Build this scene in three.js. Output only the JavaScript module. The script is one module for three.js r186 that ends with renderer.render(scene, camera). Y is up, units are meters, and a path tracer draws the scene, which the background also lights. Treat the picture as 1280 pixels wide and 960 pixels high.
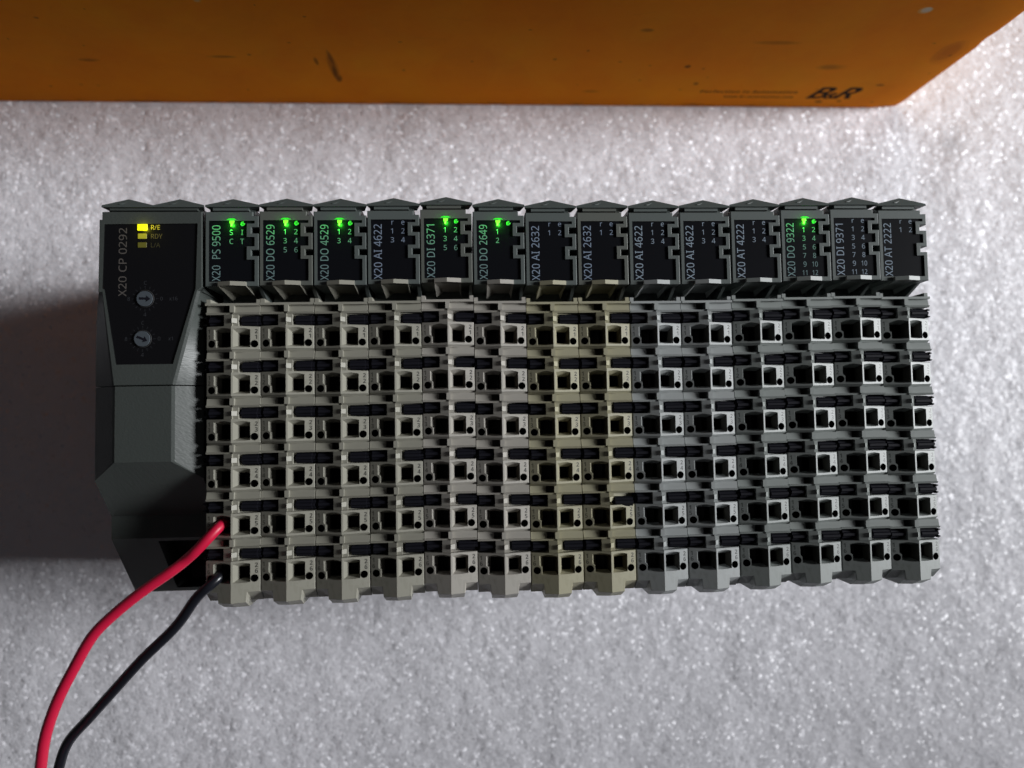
import * as THREE from 'three';
import { mergeGeometries } from 'three/addons/utils/BufferGeometryUtils.js';
import { RoundedBoxGeometry } from 'three/addons/geometries/RoundedBoxGeometry.js';

// ---------------------------------------------------------------- camera, light, exposure
const MM = 0.001;
const scene = new THREE.Scene();
const camera = new THREE.PerspectiveCamera(54.6, 4 / 3, 0.01, 20);
camera.position.set(-31.86 * MM, 248.05 * MM, -7.31 * MM);
camera.up.set(0.0153, 0.0537, -0.99844);
camera.lookAt(camera.position.x + 0.061744, camera.position.y - 0.996702, camera.position.z - 0.052662);
camera.focus = 0.178;
camera.userData.fStop = 9;
scene.add(camera);

const renderer = new THREE.WebGLRenderer({ antialias: true });
renderer.setSize(1024, 768);
renderer.toneMapping = THREE.LinearToneMapping;
renderer.toneMappingExposure = 1;
renderer.shadowMap.enabled = true;

scene.background = new THREE.Color().setRGB(0.027, 0.026, 0.028);   // the dim room round the table
// the one lamp, a broad soft one well to the right and a little behind, aimed past the far side of the module row
const roomLamp = new THREE.SpotLight(new THREE.Color().setRGB(0.965, 0.98, 1.0), 27.5, 0, 0.240, 1, 2);
roomLamp.position.set(1.80, 0.80, -0.22);
roomLamp.target.position.set(0.03, 0, -0.185);
roomLamp.castShadow = true; roomLamp.shadow.radius = 18; roomLamp.shadow.mapSize.set(2048, 2048);
roomLamp.shadow.camera.near = 0.5; roomLamp.shadow.camera.far = 4;
scene.add(roomLamp, roomLamp.target);

// ---------------------------------------------------------------- helpers
let seed = 7;
const rnd = () => { seed = (seed * 1664525 + 1013904223) >>> 0; return seed / 4294967296; };
const used = {};
function numbered(n) { const k = used[n] = (used[n] ?? -1) + 1; return k ? `${n}_${String(k).padStart(3, '0')}` : n; }
function mesh(name, geo, mat, parent, plain) {
  const m = new THREE.Mesh(geo, mat); m.name = plain ? name : numbered(name);
  m.castShadow = m.receiveShadow = true; (parent ?? scene).add(m); return m;
}
function tag(o, label, category, group, kind) {
  if (label) o.userData.label = label;
  if (category) o.userData.category = category;
  if (group) o.userData.group = group;
  if (kind) o.userData.kind = kind;
  return o;
}
// collects flat polygons in millimetres; build() returns a geometry in metres
class MB {
  constructor() { this.p = []; this.uv = []; this.fixed = null; }
  v(a, uv) {
    this.p.push(a[0] * MM, a[1] * MM, a[2] * MM);
    const t = uv ?? this.fixed; if (t) this.uv.push(t[0], t[1]); else this.uv.push((a[0] + a[1] * 0.7) / 40, (a[2] + a[1] * 0.7) / 40);
  }
  tri(a, b, c, ua, ub, uc) { this.v(a, ua); this.v(b, ub); this.v(c, uc); }
  quad(a, b, c, d) { this.tri(a, b, c); this.tri(a, c, d); }
  poly(pts) { for (let i = 1; i + 1 < pts.length; i++) this.tri(pts[0], pts[i], pts[i + 1]); }
  // hexahedron: four bottom corners then four top corners, both counter-clockwise seen from above (x right, z towards viewer)
  hexa(b, t) {
    this.quad(t[0], t[1], t[2], t[3]); this.quad(b[3], b[2], b[1], b[0]);
    for (let i = 0; i < 4; i++) { const j = (i + 1) % 4; this.quad(b[i], b[j], t[j], t[i]); }
  }
  box(x0, x1, y0, y1, z0, z1) {
    const c = (y) => [[x0, y, z1], [x1, y, z1], [x1, y, z0], [x0, y, z0]];
    this.hexa(c(y0), c(y1));
  }
  strip(A, B, close = true) {   // band between two loops of equal length
    const n = A.length; for (let i = 0; i < (close ? n : n - 1); i++) { const j = (i + 1) % n; this.quad(A[i], A[j], B[j], B[i]); }
  }
  build() {
    const g = new THREE.BufferGeometry();
    g.setAttribute('position', new THREE.Float32BufferAttribute(this.p, 3));
    g.setAttribute('uv', new THREE.Float32BufferAttribute(this.uv, 2));
    g.computeVertexNormals(); return g;
  }
}
function toFlat(g) { g = g.index ? g.toNonIndexed() : g; for (const k of Object.keys(g.attributes)) if (!['position', 'normal', 'uv'].includes(k)) g.deleteAttribute(k); return g; }
const join = (list) => mergeGeometries(list.map(toFlat));
// a plan polygon (x, z) in mm extruded from y0 up to y1 with a small rounded edge
function slab(outline, holes, y0, y1, bevel) {
  const s = new THREE.Shape(outline.map(([x, z]) => new THREE.Vector2(x, -z)));
  for (const h of holes ?? []) s.holes.push(new THREE.Path(h.map(([x, z]) => new THREE.Vector2(x, -z))));
  const g = new THREE.ExtrudeGeometry(s, { depth: y1 - y0 - (bevel ? 2 * bevel : 0), bevelEnabled: !!bevel, bevelThickness: bevel, bevelSize: bevel, bevelOffset: -bevel, bevelSegments: 2, curveSegments: 12 });
  g.rotateX(-Math.PI / 2); g.translate(0, y0 + (bevel || 0), 0); g.scale(MM, MM, MM);
  const u = g.attributes.uv; for (let i = 0; i < u.count; i++) u.setXY(i, u.getX(i) / 40, u.getY(i) / 40);
  return g;
}

// ---------------------------------------------------------------- textures
function hash(x, y, s) { let h = (x * 374761393 + y * 668265263 + s * 2147483647) | 0; h = Math.imul(h ^ (h >>> 13), 1274126177); return ((h ^ (h >>> 16)) >>> 0) / 4294967296; }
function noise(x, y, s) {
  const i = Math.floor(x), j = Math.floor(y), f = x - i, g = y - j, a = f * f * (3 - 2 * f), b = g * g * (3 - 2 * g);
  return (hash(i, j, s) * (1 - a) + hash(i + 1, j, s) * a) * (1 - b) + (hash(i, j + 1, s) * (1 - a) + hash(i + 1, j + 1, s) * a) * b;
}
function dataTexture(w, h, f, srgb) {
  const d = new Uint8Array(w * h * 4);
  for (let y = 0; y < h; y++) for (let x = 0; x < w; x++) { const c = f(x, y), k = (y * w + x) * 4; d[k] = c[0]; d[k + 1] = c[1]; d[k + 2] = c[2]; d[k + 3] = 255; }
  const t = new THREE.DataTexture(d, w, h, THREE.RGBAFormat);
  t.wrapS = t.wrapT = THREE.RepeatWrapping; t.magFilter = THREE.LinearFilter; t.minFilter = THREE.LinearMipmapLinearFilter; t.generateMipmaps = true;
  if (srgb) t.colorSpace = THREE.SRGBColorSpace; t.needsUpdate = true; return t;
}
function canvasTexture(w, h, draw) {
  const c = document.createElement('canvas'); c.width = w; c.height = h; draw(c.getContext('2d'), w, h);
  const t = new THREE.CanvasTexture(c); t.colorSpace = THREE.SRGBColorSpace; t.magFilter = THREE.LinearFilter; t.anisotropy = 8; return t;
}
const FOAM_STAINS = [[436, 388, 16, 40], [450, 470, 14, 34], [90, 300, 3, 160], [300, 420, 3, 60]];
// foam: domed closed cells of uneven size, each tilted its own way
const FOAM_PX = 2048, FOAM_MM = 400;
const foamNormal = dataTexture(FOAM_PX, FOAM_PX, (() => {
  const cell = 3.9;
  return (px, py) => {
    const wx = px + 5 * noise(px / 19, py / 19, 61), wy = py + 5 * noise(px / 19, py / 19, 62);
    const gx = wx / cell, gy = wy / cell, ix = Math.floor(gx), iy = Math.floor(gy);
    let d1 = 9, d2 = 9, cx1 = 0, cy1 = 0, ox = 0, oy = 0;
    for (let j = -1; j <= 1; j++) for (let i = -1; i <= 1; i++) {
      const cx = ix + i, cy = iy + j, dx = gx - cx - hash(cx, cy, 1), dy = gy - cy - hash(cx, cy, 2), d = dx * dx + dy * dy;
      if (d < d1) { d2 = d1; d1 = d; cx1 = cx; cy1 = cy; ox = dx; oy = dy; } else if (d < d2) d2 = d;
    }
    const q = hash(cx1, cy1, 4), lie = noise(px / 26, py / 26, 71) * 0.5 + noise(px / 7, py / 7, 72) * 0.5, raised = q > 1.0 - 0.135 * lie;
    const a = raised ? (hash(cx1, cy1, 3) - 0.5) * 3.0 + 0.2 : hash(cx1, cy1, 3) * 6.2832, m = raised ? 0.20 + 0.56 * hash(cx1, cy1, 6) : 0.02 + 0.08 * hash(cx1, cy1, 7);   
    const e = 1e-1, n = (x, y) => noise(x / 24, y / 24, 9) * 1.5 + noise(x / 9, y / 9, 10) * 0.75 + noise(x / 80, y / 80, 11) * 3.5;
    const n0 = n(px, py), sx = (n(px + e, py) - n0) / e, sy = (n(px, py + e) - n0) / e;
    let tx = m * Math.cos(a) + 0.22 * ox - 0.9 * sx, ty = m * Math.sin(a) + 0.22 * oy - 0.9 * sy;
    const l = Math.hypot(tx, ty, 1); return [128 + 127 * tx / l, 128 + 127 * ty / l, 128 + 127 / l];
  };
})());
const foamTint = dataTexture(512, 512, (x, y) => {
  const a = noise(x / 70, y / 70, 21) * 0.5 + noise(x / 22, y / 22, 22) * 0.3 + noise(x / 5, y / 5, 23) * 0.2;
  let k = 242 + 20 * (a - 0.5);
  for (const [sx, sy, r, s] of FOAM_STAINS) { const d = Math.hypot((x - sx) * 1.3, y - sy) / r; if (d < 1) k -= s * (1 - d) * (1 - d); }
  return [Math.min(255, k - 2), Math.min(255, k - 1), Math.min(255, k + 1)];
}, true);
// grain of the moulded plastic
const grain = dataTexture(256, 256, (x, y) => { const k = 90 + 80 * hash(x, y, 31) + 60 * noise(x / 2.5, y / 2.5, 32); return [k, k, k]; });

// ---------------------------------------------------------------- materials
const rgb = (r, g, b) => new THREE.Color().setRGB(r, g, b);
const std = (color, roughness, more) => new THREE.MeshStandardMaterial({ color, roughness, metalness: 0, ...more });
const M = {
  housing: std(rgb(0.098, 0.115, 0.110), 0.5, { bumpMap: grain, bumpScale: 0.00002 }),
  housingBeige: std(rgb(0.110, 0.118, 0.104), 0.5, { bumpMap: grain, bumpScale: 0.00002 }),
  cap: std(rgb(0.080, 0.095, 0.090), 0.45, { bumpMap: grain, bumpScale: 0.00002 }),
  cpu: std(rgb(0.064, 0.073, 0.068), 0.42, { bumpMap: grain, bumpScale: 0.00006 }),
  black: new THREE.MeshPhysicalMaterial({ color: rgb(0.011, 0.011, 0.016), roughness: 0.5, specularIntensity: 0.3 }),
  blackMatt: std(rgb(0.010, 0.010, 0.011), 0.7),
  dial: std(rgb(0.08, 0.095, 0.11), 0.4),
  ledGreen: std(rgb(0.02, 0.2, 0.02), 0.4, { emissive: rgb(0.22, 1.0, 0.03), emissiveIntensity: 1.6 }),
  ledGreenDim: std(rgb(0.02, 0.2, 0.02), 0.4, { emissive: rgb(0.03, 0.75, 0.02), emissiveIntensity: 0.9 }),
  ledYellow: std(rgb(0.2, 0.2, 0.02), 0.4, { emissive: rgb(1.0, 1.0, 0.0), emissiveIntensity: 1.3 }),
  ledYellowDim: std(rgb(0.06, 0.06, 0.01), 0.4, { emissive: rgb(0.30, 0.28, 0.015), emissiveIntensity: 1.0 }),
  ledYellowOff: std(rgb(0.03, 0.03, 0.006), 0.4, { emissive: rgb(0.07, 0.066, 0.010), emissiveIntensity: 1.0 }),
};

// ---------------------------------------------------------------- the surface
{
  const g = new THREE.PlaneGeometry(1.6, 1.4); g.rotateX(-Math.PI / 2);
  const u = g.attributes.uv, p = g.attributes.position;
  for (let i = 0; i < p.count; i++) u.setXY(i, 0.5 + p.getX(i) / (FOAM_MM * MM), 0.5 - p.getZ(i) / (FOAM_MM * MM));
  const foam = new THREE.MeshPhysicalMaterial({ color: rgb(0.985, 0.965, 1.0), map: foamTint, roughness: 0.44, normalMap: foamNormal, normalScale: new THREE.Vector2(1, 1), metalness: 0 });
  tag(mesh('foam_sheet', g, foam), 'white packing foam sheet with a sparkling cellular surface under everything', 'foam sheet', null, 'structure');
}

// ---------------------------------------------------------------- the orange carton behind
{
  const W = 330, H = 92, D = 120, X1 = 121, Z1 = -115.3, X0 = X1 - W;
  const S = 5;   // pixels per millimetre of print
  const front = canvasTexture(W * S, H * S, (c, w, h) => {
    c.fillStyle = '#e58008'; c.fillRect(0, 0, w, h);
    for (let i = 0; i < 900; i++) {   // uneven ink and rubbed patches
      const x = rnd() * w, y = rnd() * h, r = 6 + rnd() * 60; c.globalAlpha = 0.035;
      c.fillStyle = rnd() < 0.5 ? '#c66c04' : '#ec9010'; c.beginPath(); c.ellipse(x, y, r * 1.8, r, rnd() * 3, 0, 7); c.fill();
    }
    c.globalAlpha = 1;
    const P = (x, y) => [(x - X0) * S, (H - y) * S];
    const blot = (x, y, rx, ry, a, col = '#2a1808', turn = 0) => { const [px, py] = P(x, y); for (let k = 0; k < 5; k++) { c.globalAlpha = a / 4; c.fillStyle = col; c.beginPath(); c.ellipse(px + (rnd() - 0.5) * rx * S * 0.4, py + (rnd() - 0.5) * ry * S * 0.4, rx * S * (0.5 + 0.14 * k), ry * S * (0.5 + 0.14 * k), turn, 0, 7); c.fill(); } c.globalAlpha = 1; };
    blot(-70.2, 24, 0.8, 4.6, 0.55, '#2a1a08', 0.05); blot(-70.0, 33, 0.6, 5.0, 0.4, '#3a220a', -0.05); blot(-70.4, 28, 1.5, 8.5, 0.3, '#4a2c0c', 0); blot(-69.6, 19.5, 0.9, 2.4, 0.5, '#2a1a08', 0.2); blot(-74.5, 31, 0.6, 2.5, 0.5, '#3a200a'); 
    blot(37.6, 29.2, 0.9, 0.9, 0.9, '#4a2808'); blot(43.6, 18, 0.8, 0.8, 0.9, '#4a2808'); blot(105, 18.2, 1.5, 0.6, 0.9, '#4a2808'); blot(82.2, 29.7, 4.2, 1.8, 0.35, '#6a4420'); blot(92.6, 61.8, 1.8, 1.6, 1.4, '#c8c0b8'); blot(90, 5.6, 1.3, 0.7, 1.0); blot(97, 6.2, 0.8, 0.6, 0.8);
    blot(-140, 30, 3, 1, 0.25); blot(-101, 33, 4, 0.8, 0.3); blot(10, 12, 3, 1, 0.2); blot(60, 44, 7, 1.2, 0.18); blot(114, 40, 4, 7, 0.35, '#7a3c08'); blot(20, 50, 2, 1, 0.3); blot(-98, 62, 1, 1, 0.8, '#c8b090');
    for (let i = 0; i < 60; i++) blot(X0 + rnd() * W, 2 + rnd() * 80, 0.2 + rnd() * 0.5, 0.2 + rnd() * 0.4, 0.35);
    for (let i = 0; i < 26; i++) { const [px, py] = P(X0 + rnd() * W, 5 + rnd() * 70); c.strokeStyle = '#8a4c10'; c.globalAlpha = 0.16; c.lineWidth = 1; c.beginPath(); c.moveTo(px, py); c.lineTo(px + (rnd() - 0.5) * 120, py + (rnd() - 0.5) * 20); c.stroke(); }
    c.globalAlpha = 0.92; c.fillStyle = '#2e1404'; c.textBaseline = 'alphabetic';
    const text = (s, x1, y, size, wide) => { c.save(); const [px, py] = P(x1, y); c.translate(px, py); c.font = `bold ${size * S}px sans-serif`; const k = wide * S / c.measureText(s).width; c.scale(k, 1); c.fillText(s, -wide * S / k, 0); c.restore(); };
    text('Perfection in Automation', 79.8, 11.6, 2.5, 33.2); text('www.br-automation.com', 79.8, 8.2, 2.1, 24);
    // the maker's slanted two-letter mark
    c.globalAlpha = 0.92; c.fillStyle = '#17120f'; c.save(); const [lx, ly] = P(83.2, 8.0); c.translate(lx, ly); c.transform(1, 0, -0.30, 1, 0, 0);
    c.font = `bold ${11.6 * S}px sans-serif`; c.fillText('B', 0, 0); c.fillText('R', 9.2 * S, 0);
    c.font = `bold ${6 * S}px sans-serif`; c.fillStyle = '#17120f'; c.fillText('&', 6.4 * S, 0); c.restore(); c.globalAlpha = 1;
    const grd = 3 * S; c.globalAlpha = 0.28; c.fillStyle = '#6a3a10'; for (let i = 0; i < 240; i++) { c.beginPath(); c.ellipse(rnd() * w, h - rnd() * rnd() * grd, 10 * rnd() + 2, 2, 0, 0, 7); c.fill(); } c.globalAlpha = 1;
  });
  const card = new THREE.MeshPhysicalMaterial({ map: front, roughness: 0.7, specularIntensity: 0.08, bumpMap: grain, bumpScale: 0.00003 });
  const plain = std(rgb(0.46, 0.18, 0.015), 0.95);
  const box = new THREE.Group(); box.name = numbered('cardboard_box'); box.position.set((X0 + X1) / 2 * MM, 0, (Z1 - D / 2) * MM); scene.add(box);
  tag(box, 'scuffed orange carton with a small dark printed mark, standing behind the module row', 'box');
  const hw = W / 2, hd = D / 2;
  // front panel with a slightly bowed face and dented free edge
  const nx = 66, ny = 20, pos = [], uv = [], idx = [];
  const edgeWear = (v) => 0.5 * (noise(v * 9, 3, 41) - 0.5) + (Math.abs(v * H - 47) < 4 ? -0.9 * (1 - Math.abs(v * H - 47) / 4) : 0);
  const frontZ = (a, v) => hd + 0.35 * Math.sin(a * 5.1) * Math.sin(v * 2.6) - (a > 0.985 ? (a - 0.985) * 60 * 0.9 : 0) - (v < 0.01 ? 0.5 : 0);
  for (let j = 0; j <= ny; j++) for (let i = 0; i <= nx; i++) {
    const a = i === nx ? 1 : i === nx - 1 ? 0.994 : i / (nx - 1) * 0.988, v = j / ny;
    pos.push((-hw + W * a + (i >= nx - 1 ? edgeWear(v) : 0)) * MM, v * H * MM, frontZ(a, v) * MM); uv.push(a, v);
  }
  for (let j = 0; j < ny; j++) for (let i = 0; i < nx; i++) { const k = j * (nx + 1) + i; idx.push(k, k + 1, k + nx + 2, k, k + nx + 2, k + nx + 1); }
  const fg = new THREE.BufferGeometry(); fg.setAttribute('position', new THREE.Float32BufferAttribute(pos, 3)); fg.setAttribute('uv', new THREE.Float32BufferAttribute(uv, 2)); fg.setIndex(idx); fg.computeVertexNormals();
  mesh('front_panel', fg, card, box, true);
  const side = (name, w, h, d, x, y, z) => { const g = new RoundedBoxGeometry(w * MM, h * MM, d * MM, 2, 0.4 * MM); g.translate(x * MM, y * MM, z * MM); return mesh(name, g, plain, box, true); };
  side('side_panel', 1.6, H - 0.5, D - 2.0, hw - 1.3, H / 2, -0.3); side('side_panel', 1.6, H - 0.5, D - 2.0, -hw + 1.3, H / 2, -0.3);
  side('back_panel', W - 4.4, H - 0.5, 1.6, 0, H / 2, -hd + 1.2); side('bottom_panel', W - 4.6, 1.2, D - 4.6, 0, 0.8, 0);
  side('top_flap', W - 3.4, 1.2, D / 2 - 1.6, 0, H + 0.4, hd / 2 - 0.6); side('top_flap', W - 3.4, 1.2, D / 2 - 1.6, 0, H + 0.4, -hd / 2 + 0.4);
}

// ---------------------------------------------------------------- input and output modules
// module frame: x 0..12.5 across, y up, z as in the world; everything in mm
const RIDGE = 73.5, FALL = 0.285, PITCH = 10.788, ROW1 = -26.97, FACE = 72.8;
const gy = (x) => RIDGE - Math.abs(x - 6.25) * FALL;
const rowZ = (r) => ROW1 + PITCH * r;
// bar with a gabled top that lies `off` under the ridge surface
function gabled(b, x0, x1, z0, z1, off, y0, off2 = off) {
  if (x0 < 6.25 && x1 > 6.25) { gabled(b, x0, 6.25, z0, z1, off, y0, off2); gabled(b, 6.25, x1, z0, z1, off, y0, off2); return; }
  const a = gy(x0) - off, c = gy(x1) - off, a2 = gy(x0) - off2, c2 = gy(x1) - off2;
  b.hexa([[x0, y0, z1], [x1, y0, z1], [x1, y0, z0], [x0, y0, z0]], [[x0, a2, z1], [x1, c2, z1], [x1, c, z0], [x0, a, z0]]);
}
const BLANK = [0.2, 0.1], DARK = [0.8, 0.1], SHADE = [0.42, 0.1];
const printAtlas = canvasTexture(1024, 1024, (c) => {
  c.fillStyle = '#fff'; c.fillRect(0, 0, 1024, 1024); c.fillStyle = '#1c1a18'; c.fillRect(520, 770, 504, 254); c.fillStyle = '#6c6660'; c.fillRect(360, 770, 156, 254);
  c.textAlign = 'center'; c.textBaseline = 'middle';
  for (let k = 0; k < 12; k++) {
    const col = k % 4, row = (k - col) / 4, ox = col * 256, oy = row * 256, right = k < 6, r = k % 6;
    c.save(); c.beginPath(); c.rect(ox, oy, 256, 256); c.clip();
    for (let i = 0; i < 50; i++) { c.globalAlpha = 0.05; c.fillStyle = '#6a6458'; c.beginPath(); c.ellipse(ox + rnd() * 256, oy + rnd() * 256, 4 + rnd() * 24, 3 + rnd() * 12, rnd() * 3, 0, 7); c.fill(); }
    c.globalAlpha = right ? 0.85 : 0.55; c.fillStyle = '#1d1d1f'; c.font = 'bold 54px sans-serif';
    const x = ox + (right ? 5.28 : 0.80) / 6.25 * 256;
    const y = (s) => oy + (s + 4.2) / 6.5 * 256;
    c.fillText(right ? '2' : '1', x, y(-2.95)); c.fillText(String(r + 1), x, y(-1.62)); c.restore();
  }
});
function cellGeometry(right, row) {
  const b = new MB(), k = right ? row : 6 + row, col = k % 4, rr = (k - col) / 4;
  const X = (x) => right ? x : 12.5 - x;   // drawn for the right half and mirrored for the left
  const uvAt = (x, s) => { const t = (right ? x - 6.25 : x) / 6.25; return [(col + Math.min(0.99, Math.max(0.01, t))) / 4, 1 - (rr + Math.min(0.98, (s + 4.2) / 6.5)) / 4]; };
  const P = (x, s, d) => [X(x), gy(X(x)) - d, s];
  const arch = (x0, x1, s0, s1, rise, n = 8) => { const q = []; for (let i = 0; i <= n; i++) { const t = i / n; q.push([x0 + (x1 - x0) * t, s0 - rise * Math.sin(Math.PI * t)]); } for (let i = 0; i <= n; i++) { const t = i / n; q.push([x1 + (x0 - x1) * t, s1 + rise * 0.35 * Math.sin(Math.PI * t)]); } return q; };
  const side = (q, x1, xs, a, c, s1) => { const k = q.length / 2; return [...q.slice(0, k), [x1, a], [xs, c], [xs, (c + s1) / 2], ...q.slice(k)]; };
  let outer = right ? arch(6.62, 10.25, -3.35, 0.78, 0.28) : side(arch(6.34, 10.55, -3.35, 0.86, 0.34).map(([x, s]) => s > 0 ? [6.34 + (x - 6.34) * (3.71 / 4.21), s] : [x, s]), 10.55, 10.05, -1.15, -0.75, 0.86);
  let inner = right ? arch(7.40, 9.55, -2.40, 0.22, 0) : side(arch(6.75, 9.40, -2.75, 0.45, 0.1), 9.40, 9.40, -1.2, -0.8, 0.45);
  const depth = right ? 2.7 : 2.6;
  const hx = right ? 11.12 : 11.12, hr = 0.86, nh = 16;
  const hole = []; for (let i = 0; i < nh; i++) { const a = i / nh * 6.2832; hole.push([hx + hr * Math.cos(a), hr * Math.sin(a)]); }
  const last = row === 5, x1 = 12.40, c = 0.14;
  const s1 = 1.38, s0 = -4.07;
  const rim = last ? [[6.25, s0 + c], [x1 - c, s0 + c], [x1 - c, 3.0], [9.55, 3.0], [9.30, 5.25], [6.25, 5.25]] : [[6.25, s0 + c], [x1 - c, s0 + c], [x1 - c, s1 - c], [6.25, s1 - c]];
  const low = last ? [[6.25, s0], [x1, s0], [x1, 3.1], [9.65, 3.1], [9.40, 5.38], [6.25, 5.38]] : [[6.25, s0], [x1, s0], [x1, s1], [6.25, s1]];
  // face with its two openings
  const v2 = (q) => q.map(([x, s]) => new THREE.Vector2(x, s));
  const shape = new THREE.Shape(v2(rim)); shape.holes.push(new THREE.Path(v2(outer)), new THREE.Path(v2(hole)));
  const sg = new THREE.ShapeGeometry(shape), sp = sg.attributes.position, ix = sg.index;
  for (let i = 0; i < ix.count; i += 3) { const q = [0, 1, 2].map((j) => { const n = ix.getX(i + j); return [sp.getX(n), sp.getY(n)]; }); b.tri(...q.map(([x, s]) => P(x, s, 0)), ...q.map(([x, s]) => uvAt(X(x), s))); }
  b.fixed = BLANK;
  b.strip(rim.map(([x, s]) => P(x, s, 0)), low.map(([x, s]) => P(x, s, x === 6.25 ? 0.0 : c)));
  if (!last) b.strip(low.map(([x, s]) => P(x, s, c)), low.map(([x, s]) => P(x, s, 7)));
  else {   // foot of the block: cut corner, then a tongue with a sloped end
    const Q = (x, s, y) => [X(x), y, s];
    b.strip([[6.25, s0], [x1, s0], [x1, 3.1]].map(([x, s]) => P(x, s, c)), [[6.25, s0], [x1, s0], [x1, 3.1]].map(([x, s]) => P(x, s, 7)), false);
    b.quad(P(x1, 3.1, c), P(9.65, 3.1, c), Q(9.65, 5.6, 68.6), Q(x1, 5.6, 68.6));                 // sloped floor of the cut
    b.tri(P(9.65, 3.1, c), P(9.40, 5.38, c), Q(9.65, 5.6, 68.6));
    b.quad(P(9.40, 5.38, c), P(6.25, 5.38, 0), Q(6.25, 7.0, 69.6), Q(9.20, 7.0, 69.0));           // tongue end
    b.quad(P(9.40, 5.38, c), Q(9.20, 7.0, 69.0), Q(9.2, 7.0, 60), Q(9.65, 5.6, 66));
    b.quad(Q(9.20, 7.0, 69.0), Q(6.25, 7.0, 69.6), Q(6.25, 6.2, 52), Q(9.2, 6.2, 52));
    b.quad(Q(x1, 5.6, 68.6), Q(9.65, 5.6, 68.6), Q(9.65, 4.6, 45), Q(x1, 4.6, 45));
    b.quad(Q(x1, 5.6, 68.6), Q(x1, 4.6, 45), Q(x1, 3.1, 45), P(x1, 3.1, c));
  }
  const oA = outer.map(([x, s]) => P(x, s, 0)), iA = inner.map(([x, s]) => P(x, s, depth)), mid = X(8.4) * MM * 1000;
  for (let i = 0; i < oA.length; i++) {   // shade painted in: funnel walls turned away from the lamp take the darker patch
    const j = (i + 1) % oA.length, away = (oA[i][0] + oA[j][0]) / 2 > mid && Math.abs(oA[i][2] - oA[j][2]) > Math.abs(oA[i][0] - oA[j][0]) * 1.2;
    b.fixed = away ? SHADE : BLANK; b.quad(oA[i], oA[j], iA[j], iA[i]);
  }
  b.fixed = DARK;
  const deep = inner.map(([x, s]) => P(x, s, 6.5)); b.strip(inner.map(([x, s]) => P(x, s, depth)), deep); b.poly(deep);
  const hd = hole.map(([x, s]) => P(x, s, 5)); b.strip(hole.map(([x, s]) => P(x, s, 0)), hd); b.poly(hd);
  return b.build();
}
function leverGeometry(right, prong) {
  const parts = [];
  const n = 18, prof = [], TOP = right ? 72.0 : 71.9;   // cross-section: a flat land between two lower rounded shoulders
  for (let i = 0; i <= n; i++) { const t = i / n * 2 - 1, q = Math.abs(t); prof.push([1.26 * t, -0.50 * Math.min(1, Math.max(0, (q - 0.26) / 0.16)) - 0.85 * Math.pow(q, 5)]); }
  const b = new MB();
  const x0 = right ? 8.1 : 0.62, x1 = right ? 12.2 : 4.15;
  const loop = (x, sc, dy) => [...prof.map(([w, h]) => [x, TOP + h + dy, -5.45 + w * sc]), [x, TOP - 2.6, -5.45 + 1.22 * sc], [x, TOP - 2.6, -5.45 - 1.22 * sc]];
  const xs = right ? [[x0 - 0.6, 0.70, -0.5], [x0, 0.78, -0.35], [x0 + 0.02, 1, 0], [x1 - 0.5, 1, 0], [x1 - 0.48, 0.9, -0.2], [x1 + 0.25, 0.9, -0.2]] : [[x0 - 0.55, 0.86, -0.3], [x0, 0.86, -0.3], [x0 + 0.02, 1, 0], [x1 - 0.35, 1, 0], [x1 - 0.33, 0.93, -0.16], [x1, 0.9, -0.25]];
  for (let i = 0; i + 1 < xs.length; i++) b.strip(loop(...xs[i + 1]), loop(...xs[i]));
  b.poly(loop(...xs[0])); b.poly(loop(...xs[xs.length - 1]).reverse());
  if (prong) for (const s of [-1, 1]) {
    const z = -5.45 + s * 0.82, xa = right ? x1 + 0.2 : x0 - 0.5, xb = right ? x1 + 1.0 : x0 - 1.5, y = TOP - 0.3;
    const q = (x, w, h) => [[x, y - 1.6, z + w], [x, y - h, z + w], [x, y - h, z - w], [x, y - 1.6, z - w]];
    const A = q(xa, 0.32, 0), B = q(xb, 0.12, 0.5); b.strip(A, B); b.poly(B);
  }
  return b.build();
}
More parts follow.
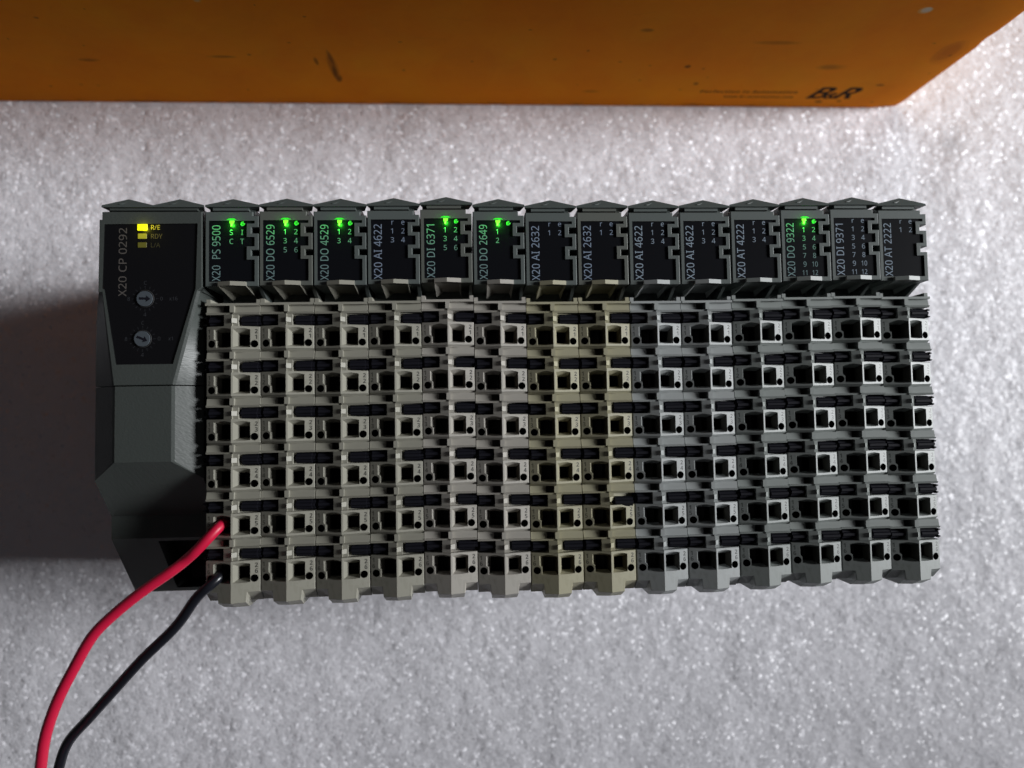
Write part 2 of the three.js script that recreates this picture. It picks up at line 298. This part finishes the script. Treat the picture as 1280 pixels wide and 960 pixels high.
function combGeometry() {
  const b = new MB(); b.fixed = BLANK;
  const X0 = 0.10, X1 = 12.40;
  for (let r = 0; r < 6; r++) {
    const z = rowZ(r);
    const flat = (x0, x1, z0, z1, y, y2 = y) => b.hexa([[x0, 60, z1], [x1, 60, z1], [x1, 60, z0], [x0, 60, z0]], [[x0, y2, z1], [x1, y2, z1], [x1, y, z0], [x0, y, z0]]);
    if (!r) { flat(X0, X1, z - 9.45, z - 8.90, 72.75); b.box(X0, 1.0, 62, 71.8, z - 10.5, z - 9.46); b.box(11.5, X1, 62, 71.8, z - 10.5, z - 9.46); }   // rim and ears
    flat(X0, 3.9, z - 8.90, z - 7.30, 71.3, 71.7); flat(3.9, 5.75, z - 8.90, z - 7.30, 68);        // left slot floor, dark pocket
    flat(5.75, 6.70, z - 8.90, z - 7.30, 72.95);                                                  // web
    flat(6.70, X1, z - 8.90, z - 8.05, 71.75, 71.9); flat(6.70, X1, z - 8.045, z - 7.30, 71.98, 72.05);   // stepped right slot floor
    flat(X0, 6.25, z - 7.30, z - 6.85, 72.25, 71.9); flat(6.25, X1, z - 7.30, z - 6.85, 72.55, 72.2);     // ledge
    gabled(b, X0, 4.25, z - 6.85, z - 4.08, 2.4, 60); gabled(b, 4.25, 6.25, z - 6.85, z - 4.08, 0.62, 60);             // lever trough, left
    // steep little wedge beside the ridge and the trough beyond it
    const y0 = gy(6.25) - 0.62, y1 = gy(7.5) - 1.35;
    flat(6.25, 7.45, z - 6.85, z - 4.08, 72.15);
    b.hexa([[6.27, 60, z - 4.75], [7.5, 60, z - 4.75], [7.5, 60, z - 6.05], [6.27, 60, z - 6.05]], [[6.27, y0 + 0.35, z - 4.85], [7.5, y1, z - 4.85], [7.5, y1, z - 5.95], [6.27, y0 + 0.35, z - 5.95]]);
    gabled(b, 7.5, X1, z - 6.85, z - 4.08, 2.4, 60);
    if (r < 5) gabled(b, X0, X1, z + 1.39, z + 1.888, 0.32, 60, 0.95);              // lower lip of the block
  }
  // body beneath the rows
  b.box(0.12, 12.38, 30, 64.5, rowZ(0) - 8.5, rowZ(5) + 4.4);
  return b.build();
}
function tabGeometry() {   // release tab: a gabled lip with a bent plate hanging beneath it
  const b = new MB(), z0 = -41.3, z1 = -40.32; b.fixed = BLANK;
  gabled(b, 3.25, 9.55, z0, z1, -1.0, 73.4);
  const top = [[3.25, 73.38, z1], [5.1, 73.38, z1 - 0.15], [9.15, 73.38, z1 - 0.15], [9.55, 73.38, z1]];
  const low = [[3.35, 62.5, -38.7], [5.2, 62.5, -40.0], [9.1, 62.5, -40.0], [9.5, 62.5, -38.7]];
  for (let i = 0; i < 3; i++) b.quad(top[i], low[i], low[i + 1], top[i + 1]);
  b.quad(top[3], low[3], [9.5, 62.5, -41.2], [9.55, 73.38, z0]); b.quad([3.25, 73.38, z0], [3.35, 62.5, -41.2], low[0], top[0]);
  b.quad([9.55, 73.38, z0], [9.5, 62.5, -41.2], [3.35, 62.5, -41.2], [3.25, 73.38, z0]);
  return b.build();
}
// top view outline of the dark housing, with the three bites of the mating edge
const OUT = [[0.08, -57.95], [10.95, -57.95], [10.95, -57.0], [12.30, -57.0], [12.30, -54.3], [10.6, -54.3], [10.6, -52.85], [12.30, -52.85], [12.30, -48.9], [10.6, -48.9], [10.6, -47.5], [12.30, -47.5], [12.30, -40.4], [0.08, -40.4]];
const WIN = [[0.78, -56.0], [11.55, -56.0], [11.55, -55.0], [9.75, -55.0], [9.75, -52.15], [11.55, -52.15], [11.55, -49.6], [9.75, -49.6], [9.75, -46.8], [11.55, -46.8], [11.55, -41.3], [0.78, -41.3]];
function housingGeometry() {
  const frame = slab(OUT, [WIN], 71.4, FACE, 0.16);
  const body = slab(OUT.map(([x, z]) => [x === 12.3 ? 12.28 : x, z]), null, 0.02, 71.39, 0);
  const b = new MB();
  b.box(0.5, 10.9, 40, 70.6, -59.2, -57.96); b.box(1.6, 9.8, 40, 72.1, -59.2, -58.45);
  b.box(0.3, 12.2, 30, 60.5, -40.38, rowZ(0) - 9.5);
  { const q = (y0, y1) => [[11.45, y1, rowZ(0) - 9.5], [12.2, y1, rowZ(0) - 9.5], [12.2, y0, -40.38], [11.45, y0, -40.38]]; b.hexa(q(60.4, 60.4), q(69.5, 61)); }
  b.box(0.12, 12.38, 2, 50, -40.39, rowZ(5) + 3.5);   // bus base under the terminals
  return join([frame, body, b.build()]);
}
function capGeometry(w) {   // gabled top latch
  const b = new MB(), z0 = -59.15, ze = -59.65, zp = -61.25, h = w / 2, yt = 72.75, yp = 71.9;
  const A = [0, yt, z0], B = [w, yt, z0], C = [w, yt - 0.15, ze], P = [h, yp, zp], E = [0, yt - 0.15, ze];
  const dn = ([x, y, z], d) => [x < h ? x + 0.9 : x > h ? x - 0.9 : x, y - d, z + 0.25];
  b.tri(A, B, C); b.tri(A, C, P); b.tri(A, P, E);
  const top = [A, B, C, P, E], low = top.map((q) => dn(q, 3.2)); b.strip(top, low); b.poly(low.slice().reverse());
  b.tri([h - 1.9, yt - 0.05, z0 - 0.72], [h + 0.05, yt - 0.55, z0 - 0.66], [h + 0.1, yt - 0.6, z0 - 1.45]);
  b.tri([h - 1.9, yt - 0.05, z0 - 0.72], [h + 0.1, yt - 0.6, z0 - 1.45], [h - 0.3, yt - 0.7, z0 - 1.5]); b.tri([h - 1.9, yt - 0.05, z0 - 0.72], [h - 1.6, yt - 0.5, z0 - 0.5], [h + 0.05, yt - 0.55, z0 - 0.66]);
  return b.build();
}
const LABEL_PX = 32;   // print pixels per millimetre
function labelTexture(name, rows, ink, backlit) {   // backlit: lettering alone, green glow painted in, fading away from the status light
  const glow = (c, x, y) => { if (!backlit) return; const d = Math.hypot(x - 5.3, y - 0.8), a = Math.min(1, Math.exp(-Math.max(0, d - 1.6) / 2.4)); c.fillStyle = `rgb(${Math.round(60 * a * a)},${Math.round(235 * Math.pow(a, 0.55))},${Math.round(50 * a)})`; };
  return canvasTexture(Math.round(10.77 * LABEL_PX), Math.round(14.7 * LABEL_PX), (c, w, h) => {
    c.fillStyle = backlit ? '#000' : '#121317'; c.fillRect(0, 0, w, h); c.fillStyle = ink; c.textBaseline = 'middle'; c.globalAlpha = 0.95;
    c.save(); c.translate(1.72 * LABEL_PX, h - 0.35 * LABEL_PX); c.rotate(-Math.PI / 2); c.font = `${2.65 * LABEL_PX}px sans-serif`;
    const k = 13.3 * LABEL_PX / c.measureText(name).width; c.scale(k, 1);
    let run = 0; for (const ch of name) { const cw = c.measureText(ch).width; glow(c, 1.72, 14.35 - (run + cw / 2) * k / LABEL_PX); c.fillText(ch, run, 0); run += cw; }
    c.restore();
    c.textAlign = 'center';
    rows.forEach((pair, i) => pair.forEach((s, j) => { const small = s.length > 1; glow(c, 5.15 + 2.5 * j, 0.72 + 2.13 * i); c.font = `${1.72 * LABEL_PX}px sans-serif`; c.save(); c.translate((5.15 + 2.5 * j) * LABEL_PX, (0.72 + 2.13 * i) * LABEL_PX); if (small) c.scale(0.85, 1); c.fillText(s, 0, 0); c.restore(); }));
  });
}
function plateGeometry(outline, y, x0, z0, w, d) {   // a thin printed plate with the print laid over it
  const g = slab(outline, null, y - 0.5, y, 0), u = g.attributes.uv, p = g.attributes.position;
  for (let i = 0; i < p.count; i++) u.setXY(i, (p.getX(i) / MM - x0) / w, 1 - (p.getZ(i) / MM - z0) / d);
  return g;
}
const G = {
  housing: housingGeometry(), cap: capGeometry(12.5), comb: combGeometry(), tab: tabGeometry(),
  plate: plateGeometry(WIN, 72.45, 0.78, -56.0, 10.77, 14.7),
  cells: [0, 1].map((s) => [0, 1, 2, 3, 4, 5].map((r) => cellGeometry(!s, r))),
  lever: [0, 1].map((s) => [0, 1].map((p) => leverGeometry(!s, !!p))),
  glyphLed: slab([[5.55, -55.95], [6.65, -55.95], [6.55, -55.35], [6.25, -55.2], [6.15, -54.55], [5.75, -54.6], [5.8, -55.1], [5.55, -55.45]], null, 72.3, 72.58, 0.05),
  glowBar: (() => { const g = slab([[4.9, -56.05], [5.5, -56.38], [6.7, -56.38], [7.3, -56.05]], null, 72.6, 72.86, 0); return g; })(),
  errorLed: (() => { const g = new THREE.TorusGeometry(0.38 * MM, 0.13 * MM, 8, 20, 5.3); g.rotateX(Math.PI / 2); g.translate(8.6 * MM, 72.48 * MM, -55.25 * MM); const q = new MB(); q.box(8.3, 8.95, 72.4, 72.56, -55.33, -55.15); return join([g, q.build()]); })(),
};
const re = ['r', 'e'], pairs = (n) => [re, ...Array.from({ length: n / 2 }, (_, i) => [String(2 * i + 1), String(2 * i + 2)])];
const OLIVE = [0.29, 0.282, 0.235], WARM = [0.39, 0.370, 0.33], YELLOW = [0.36, 0.34, 0.235], COOL = [0.33, 0.348, 0.344], GREEN = [0.25, 0.272, 0.26];
const MODULES = [
  ['X20  PS 9500', [re, ['S', 'I'], ['C', 'T']], 1, OLIVE, 0.05, 'lit module next to the controller with the red and black wires in its terminals'],
  ['X20 DO 6529', pairs(6), 1, OLIVE, -0.07, 'lit module with six channel digits, second in the row from the controller'],
  ['X20 DO 4529', pairs(4), 1, OLIVE, -0.05, 'green lit module with four channel digits, third from the controller'],
  ['X20 AI 4622', pairs(4), 0, OLIVE, -0.2, 'unlit dark module standing between two green lit modules'],
  ['X20 DI 6371', pairs(6), 1, WARM, -0.45, 'lit six digit module with pinkish grey stained terminals, fifth in the row'],
  ['X20 DO 2649', [re, ['1', ''], ['2', '']], 1, WARM, 0.04, 'lit module with only two channel digits in a single column'],
  ['X20 AI 2632', pairs(2), 0, YELLOW, 0.34, 'unlit module with yellowed terminals, right beside a green lit module'],
  ['X20 AI 2632', pairs(2), 0, YELLOW, 0.3, 'unlit module with yellowed terminals and one crooked black lever, beside grey terminals'],
  ['X20 AI 4622', pairs(4), 0, COOL, 0.36, 'unlit module with clean grey terminals, next to the yellowed ones'],
  ['X20 AI 4622', pairs(4), 0, COOL, 0.31, 'unlit four digit grey module, two places left of the rightmost lit module'],
  ['X20 AT 4222', pairs(4), 0, GREEN, 0.04, 'unlit four digit module touching the left side of the rightmost lit module'],
  ['X20 DO 9322', pairs(12), 1, GREEN, -0.25, 'green lit module with twelve channel digits, rightmost of the lit ones'],
  ['X20 DI 9371', pairs(12), 0, GREEN, -0.42, 'unlit module with twelve channel digits, last but one in the row'],
  ['X20 AT 2222', pairs(2), 0, GREEN, -0.17, 'end module of the row with its bare notched side towards the open foam'],
];
const tone = (c, k) => rgb(c[0] * k, c[1] * k, c[2] * k);
MODULES.forEach(([print, rows, lit, c, dz, label], i) => {
  const x0 = -92.15 + 12.5 * i + [0.1, 0, 0, 0, -0.05, -0.08, -0.08, -0.05, 0, 0.05, 0.15, 0.15, 0.12, -0.18][i];
  const root = new THREE.Group(); root.name = numbered('control_module'); root.position.set(x0 * MM, 0, dz * MM); scene.add(root);
  tag(root, label, 'module', 'narrow modules clicked together in a row');
  const plastics = [0, 1, 2].map((k) => std(tone(c, [1, 0.955, 1.04][k] * (0.98 + rnd() * 0.04)), 0.46, { map: printAtlas })), plastic = plastics[0];
  const hm = i < 8 && i % 3 === 1 ? M.housingBeige : M.housing;
  mesh('housing', G.housing, hm, root, true);
  mesh('top_latch', G.cap, M.cap, root, true);
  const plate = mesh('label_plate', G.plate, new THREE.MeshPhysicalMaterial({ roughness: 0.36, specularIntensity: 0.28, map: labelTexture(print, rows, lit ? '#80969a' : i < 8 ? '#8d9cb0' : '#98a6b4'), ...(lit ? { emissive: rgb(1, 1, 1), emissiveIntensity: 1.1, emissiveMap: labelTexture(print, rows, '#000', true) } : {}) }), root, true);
  if (lit) {
    tag(mesh('status_led', G.glyphLed, M.ledGreen, root, true), 'lit green status light');
    mesh('light_guide', G.glowBar, M.ledGreenDim, root, true);
    mesh('error_led', G.errorLed, M.ledGreenDim, root, true);
    const lamp = new THREE.SpotLight(rgb(0.05, 1.0, 0.03), 1.2e-4, 0, 1.52, 0.05, 2); lamp.shadow.radius = 0.03; lamp.castShadow = true;
    lamp.position.set(6.2 * MM, 72.78 * MM, -54.9 * MM); lamp.target.position.set(6.2 * MM, 0, -54.9 * MM); root.add(lamp, lamp.target);
  }
  const block = mesh('terminal_block', G.comb, plastic, root, true);
  for (let r = 0; r < 6; r++) for (const s of [0, 1]) {
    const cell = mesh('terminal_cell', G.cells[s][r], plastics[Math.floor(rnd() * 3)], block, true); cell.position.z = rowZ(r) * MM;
    const prong = (i === 0 && s === 1) || (i === 13 && s === 0) ? 1 : 0;
    const lever = mesh('clamp_lever', G.lever[s][prong], M.black, block, true); lever.position.set((rnd() - 0.5) * 0.16 * MM, (rnd() - 0.5) * 0.14 * MM, (rowZ(r) + (rnd() - 0.5) * 0.14) * MM);
    if (i === 7 && r === 4 && s === 0) { lever.position.x -= 0.5 * MM; lever.position.y += 1.1 * MM; lever.position.z += 0.75 * MM; lever.userData.label = 'crooked lever standing proud of the others'; }
  }
  mesh('release_tab', G.tab, plastic, block, true);
});

// ---------------------------------------------------------------- the wider controller at the left end
{
  const root = new THREE.Group(); root.name = numbered('controller'); root.position.set(-105.8 * MM, 0, 0); scene.add(root);
  tag(root, 'wide dark grey controller with a black front panel, yellow lights and two small dials', 'controller');
  const X = (x) => x + 105.8;
  // upper housing with a window for the black panel
  const ridgeL = (z) => z < -39.5 ? X(-114.8) : X(-114.8 + 2.4 * Math.min(1, (z + 39.5) / 21.9)), ridgeR = (z) => z < -39.5 ? X(-93.6) : X(-93.6 - 5.5 * Math.min(1, (z + 39.5) / 21.9));
  const outline = [[X(-115.3), -57.95], [X(-92.7), -57.95], [X(-92.6), -40.2], [X(-93.6), -39.4], [X(-99.1), -17.6], [X(-112.4), -17.6], [X(-115.2), -39.2], [X(-116.0), -39.2], [X(-115.9), -56.1], [X(-115.3), -56.1]];
  const win = [[X(-114.9), -55.2], [X(-93.5), -55.35], [X(-93.9), -39.9], [X(-99.0), -22.2], [X(-112.0), -22.2], [X(-114.75), -39.7], [X(-115.25), -39.9]];
  const top = slab(outline, [win], 71.6, FACE, 0.18);
  const b = new MB();
  b.box(X(-115.7), X(-92.9), 0.02, 71.3, -58.0, -39.3);
  b.box(X(-114.6), X(-93.2), 40, 70.8, -59.2, -57.9); b.box(X(-113.9), X(-94.0), 40, 72.1, -59.2, -58.45);
  // chamfered flanks in strips, so that they turn smoothly out of the upright sides
  const zs = []; for (let i = 0; i <= 12; i++) zs.push(-39.3 + i * (21.7 / 12));
  const open = (z) => 1 - Math.max(0, 1 - (z + 39.3) / 9) ** 2;
  const low = (z) => 72.1 - 3.1 * open(z), wide = (z) => 10.35 + 2.0 * open(z);
  const R = (z) => [[ridgeR(z) - 0.1, FACE - 0.02, z], [ridgeR(z) + 0.5, FACE - 0.35, z], [12.35, low(z), z], [12.35, 30, z]];
  const L = (z) => [[ridgeL(z) + 0.1, FACE - 0.02, z], [ridgeL(z) - 0.5, FACE - 0.35, z], [-wide(z), low(z), z], [-wide(z), 0, z]];
  const flank = [];
  for (const [F, flip] of [[R, false], [L, true]]) for (let k = 0; k < 3; k++) {
    const pos = [], uv = [], idx = [];
    zs.forEach((z) => { const q = F(z); for (const w of [q[k], q[k + 1]]) { pos.push(w[0] * MM, w[1] * MM, w[2] * MM); uv.push((w[0] + w[1] * 0.7) / 40, w[2] / 40); } });
    for (let i = 0; i < 12; i++) { const p = 2 * i; idx.push(...(flip ? [p, p + 1, p + 3, p, p + 3, p + 2] : [p, p + 3, p + 1, p, p + 2, p + 3])); }
    const g = new THREE.BufferGeometry(); g.setAttribute('position', new THREE.Float32BufferAttribute(pos, 3)); g.setAttribute('uv', new THREE.Float32BufferAttribute(uv, 2)); g.setIndex(idx); g.computeVertexNormals(); flank.push(g);
  }
  for (let i = 0; i < 12; i++) {
    const a = zs[i], c = zs[i + 1];
    b.quad([ridgeL(a) - 0.3, 71.5, a], [ridgeL(c) - 0.3, 71.5, c], [ridgeR(c) + 0.3, 71.5, c], [ridgeR(a) + 0.3, 71.5, a]);
  }
  mesh('housing', join([top, b.build(), ...flank]), M.cpu, root, true);
  // lower cover: flat front, two flanks, a long slope and a ledge
  const c = new MB(); const rl = X(-112.4), rr = X(-99.1), H = FACE - 0.06, za = -17.35, zb = 0.0;
  const bev = 0.35;
  const sec = (z) => [[-12.35, 0.05, z], [-12.35, 68.95, z], [rl - bev, H - bev * 0.9, z], [rl + bev, H, z], [rr - bev, H, z], [rr + bev, H - bev * 0.9, z], [12.35, 68.95, z], [12.35, 20, z]];
  const S0 = sec(za), S1 = sec(zb); c.strip(S1, S0, false); c.poly(S0.slice().reverse());
  const e1 = [-12.35, 68.95, 4.25], e2 = [12.35, 68.95, 4.25], g1 = [-12.35, 60.6, 13.4], g2 = [12.35, 60.6, 13.4];
  c.tri(S1[1], e1, S1[2]); c.tri(S1[2], e1, S1[3]); c.tri(S1[6], S1[5], e2); c.tri(S1[5], S1[4], e2);
  c.quad(S1[3], e1, g1, g2); c.tri(S1[3], g2, e2); c.tri(S1[3], e2, S1[4]);
  c.quad([-12.35, 0.05, zb], [-12.35, 0.05, 13.4], g1, e1); c.tri([-12.35, 0.05, zb], e1, [-12.35, 68.95, zb]);
  c.quad([12.35, 20, zb], [12.35, 68.95, zb], e2, g2); c.tri([12.35, 20, zb], g2, [12.35, 20, 13.4]);
  mesh('front_cover', c.build(), M.cpu, root, true);
  // foot: ledge, outward slope with a connector bay
  const f = new MB();
  const l1 = [-12.35, 60.5, 13.42], l2 = [12.35, 60.5, 13.42], m1 = [-12.35, 60.5, 18.95], m2 = [12.35, 60.5, 18.95], n1 = [-12.35, 46.8, 34.6], n2 = [12.35, 46.8, 34.6];
  f.quad(l1, m1, m2, l2);
  const sl = (x, z) => [x, 60.5 - (z - 18.95) * (13.7 / 15.65), z];
  const bx0 = -1.6, bx1 = 11.6, bz0 = 19.8, bz1 = 33.6;
  f.quad(m1, n1, sl(bx0, 34.6), sl(bx0, 18.95)); f.quad(sl(bx1, 18.95), sl(bx1, 34.6), n2, m2);
  f.quad(sl(bx0, 18.95), sl(bx0, bz0), sl(bx1, bz0), sl(bx1, 18.95)); f.quad(sl(bx0, bz1), sl(bx0, 34.6), sl(bx1, 34.6), sl(bx1, bz1));
  f.quad(n1, [-12.35, 0.05, 34.6], [12.35, 0.05, 34.6], n2);
  f.poly([m1, l1, [-12.35, 0.05, 13.42], [-12.35, 0.05, 34.6], n1]); f.poly([m2, n2, [12.35, 0.05, 34.6], [12.35, 0.05, 13.42], l2]);
  mesh('foot', f.build(), M.cpu, root, true);
  const bay = new MB(); const dp = (q) => [q[0], q[1] - 9, q[2]]; const loop = [sl(bx0, bz0), sl(bx1, bz0), sl(bx1, bz1), sl(bx0, bz1)];
  bay.strip(loop, loop.map(dp)); bay.poly(loop.map(dp)); bay.box(bx0 + 2, bx1 - 2, 34, 43, 24, 32);
  mesh('connector_bay', bay.build(), M.blackMatt, root, true);
  for (const x of [X(-115.5), X(-103.9)]) { const q = mesh('top_latch', capGeometry(11.6), M.cap, root, true); q.position.x = x * MM; q.position.z = 0.1 * MM; }
  // black panel and its print
  const PW = 22, PD = 33.4, K = 24, px0 = X(-115.4), pz0 = -55.5;
  const tex = canvasTexture(PW * K, Math.round(PD * K), (g, w, h) => {
    g.fillStyle = '#101013'; g.fillRect(0, 0, w, h); g.fillStyle = '#77706a'; g.textBaseline = 'middle'; g.globalAlpha = 0.8;
    const at = (x, z) => [(X(x) - px0) * K, (z - pz0) * K];
    g.save(); const [tx, tz] = at(-110.7, -38.2); g.translate(tx, tz); g.rotate(-Math.PI / 2); g.font = `${2.5 * K}px sans-serif`; const k = 16.2 * K / g.measureText('X20 CP 0292').width; g.scale(k, 1); g.fillText('X20 CP 0292', 0, 0); g.restore();
    g.font = `${1.5 * K}px sans-serif`;
    [['R/E', '#fff04a', 1], ['RDY', '#a89a50', 0.7], ['L/A', '#77703f', 0.6]].forEach(([s, col, a], i) => { g.globalAlpha = a; g.fillStyle = col; g.fillText(s, ...at(-104.5, -54.3 + i * 2.08)); });
    g.globalAlpha = 0.42; g.fillStyle = g.strokeStyle = '#777b80'; g.lineWidth = 2; g.font = `${1.2 * K}px sans-serif`; g.textAlign = 'center';
    [[-105.6, -37.6, 'x16'], [-106.1, -28.3, 'x1']].forEach(([x, z, s]) => {
      for (let i = 0; i < 16; i++) { const a = i / 16 * 6.2832, [ax, az] = at(x + 2.4 * Math.cos(a), z + 2.4 * Math.sin(a)), [bx, bz] = at(x + 3.0 * Math.cos(a), z + 3.0 * Math.sin(a)); g.beginPath(); g.moveTo(ax, az); g.lineTo(bx, bz); g.stroke(); }
      [['0', 3.7, 0], ['4', 0, 3.7], ['8', -3.7, 0], ['C', 0, -3.7]].forEach(([t, dx, dz]) => g.fillText(t, ...at(x + dx, z + dz)));
      g.fillText(s, ...at(x + 6.4, z));
    });
  });
  mesh('front_panel', plateGeometry(win, 72.5, px0, pz0, PW, PD), std(0xffffff, 0.36, { map: tex }), root, true);
  [[-54.35, M.ledYellow], [-52.27, M.ledYellowDim], [-50.2, M.ledYellowOff]].forEach(([z, m], i) => {
    const g = new RoundedBoxGeometry((i ? 2.0 : 2.25) * MM, 0.25 * MM, (i ? 1.2 : 1.5) * MM, 2, 0.1 * MM); g.translate(X(-106.3) * MM, 72.51 * MM, z * MM);
    const q = mesh('status_led', g, m, root, true); q.userData.label = ['bright yellow status light', 'dim yellow status light', 'faint olive status light'][i];
  });
  const lamp = new THREE.PointLight(rgb(1.0, 0.95, 0.02), 1.6e-5); lamp.shadow.radius = 0.03; lamp.castShadow = true; lamp.position.set(X(-106.0) * MM, 73.4 * MM, -54.2 * MM); root.add(lamp);
  // dials: a recessed round button with an arrow slot
  [[-105.6, -37.6, 0.05], [-106.1, -28.3, 0.4]].forEach(([x, z, turn]) => {
    const disc = new THREE.CylinderGeometry(1.75 * MM, 1.85 * MM, 0.4 * MM, 32);
    const d = mesh('dial', disc, M.dial, root, true); d.position.set(X(x) * MM, 72.68 * MM, z * MM); d.rotation.y = -turn;
    const arrow = slab([[-1.25, -0.28], [0.35, -0.28], [0.35, -0.75], [1.35, 0], [0.35, 0.75], [0.35, 0.28], [-1.25, 0.28]], null, 0.1, 0.215, 0);
    mesh('arrow_slot', arrow, M.black, d, true);
    const ring = new THREE.TorusGeometry(1.95 * MM, 0.16 * MM, 8, 32); ring.rotateX(Math.PI / 2); ring.translate(0, -0.12 * MM, 0); mesh('dial_ring', ring, M.blackMatt, d, true);
  });
}

// ---------------------------------------------------------------- the two wires
function wire(name, pts, r, mat, label) {
  const curve = new THREE.CatmullRomCurve3(pts.map(([x, y, z]) => new THREE.Vector3(x * MM, y * MM, z * MM)), false, 'centripetal');
  tag(mesh(name, new THREE.TubeGeometry(curve, 160, r * MM, 18), mat), label, 'wire', 'wires plugged into the first module');
}
const scratch = dataTexture(256, 64, (x, y) => { const k = 120 + 60 * noise(x / 3, y / 20, 51) + 40 * noise(x / 30, y / 8, 52); return [k, k, k]; });
wire('red_wire', [[-88, 64, 14.2], [-88.1, 69, 14.4], [-88.7, 72.4, 15.1], [-90.2, 73.9, 16.9], [-93.1, 74.4, 20.0], [-95.99, 74, 22.5], [-98.95, 74.5, 24.74], [-104.83, 75, 28.77], [-110.91, 75, 33.61], [-115.11, 75, 37.8], [-119.56, 74.5, 45.19], [-123.32, 74, 52.51], [-125.95, 73.5, 60.04], [-127.08, 73, 66.6], [-127.91, 72.5, 75.76], [-128.2, 71, 95], [-127, 66, 130]], 1.22,
  new THREE.MeshPhysicalMaterial({ color: rgb(0.62, 0.010, 0.052), roughness: 0.42, bumpMap: scratch, bumpScale: 0.00004 }), 'red insulated wire curving out of the lowest but one terminal to the lower left');
wire('black_wire', [[-88.1, 63, 25.3], [-88.3, 69, 25.6], [-89.0, 72, 26.7], [-90.7, 73.2, 28.3], [-93.3, 72.9, 30.6], [-98.53, 71.5, 37.35], [-106.82, 70, 45.15], [-113.95, 68, 52.56], [-119.95, 66, 58.84], [-125.93, 64, 65.21], [-128.36, 63, 71.01], [-129.87, 62, 79.09], [-131, 59, 100], [-130, 54, 135]], 1.18,
  new THREE.MeshPhysicalMaterial({ color: rgb(0.010, 0.011, 0.016), roughness: 0.3, bumpMap: scratch, bumpScale: 0.00005 }), 'black insulated wire leaving the lowest terminal beneath the red wire');

renderer.render(scene, camera);
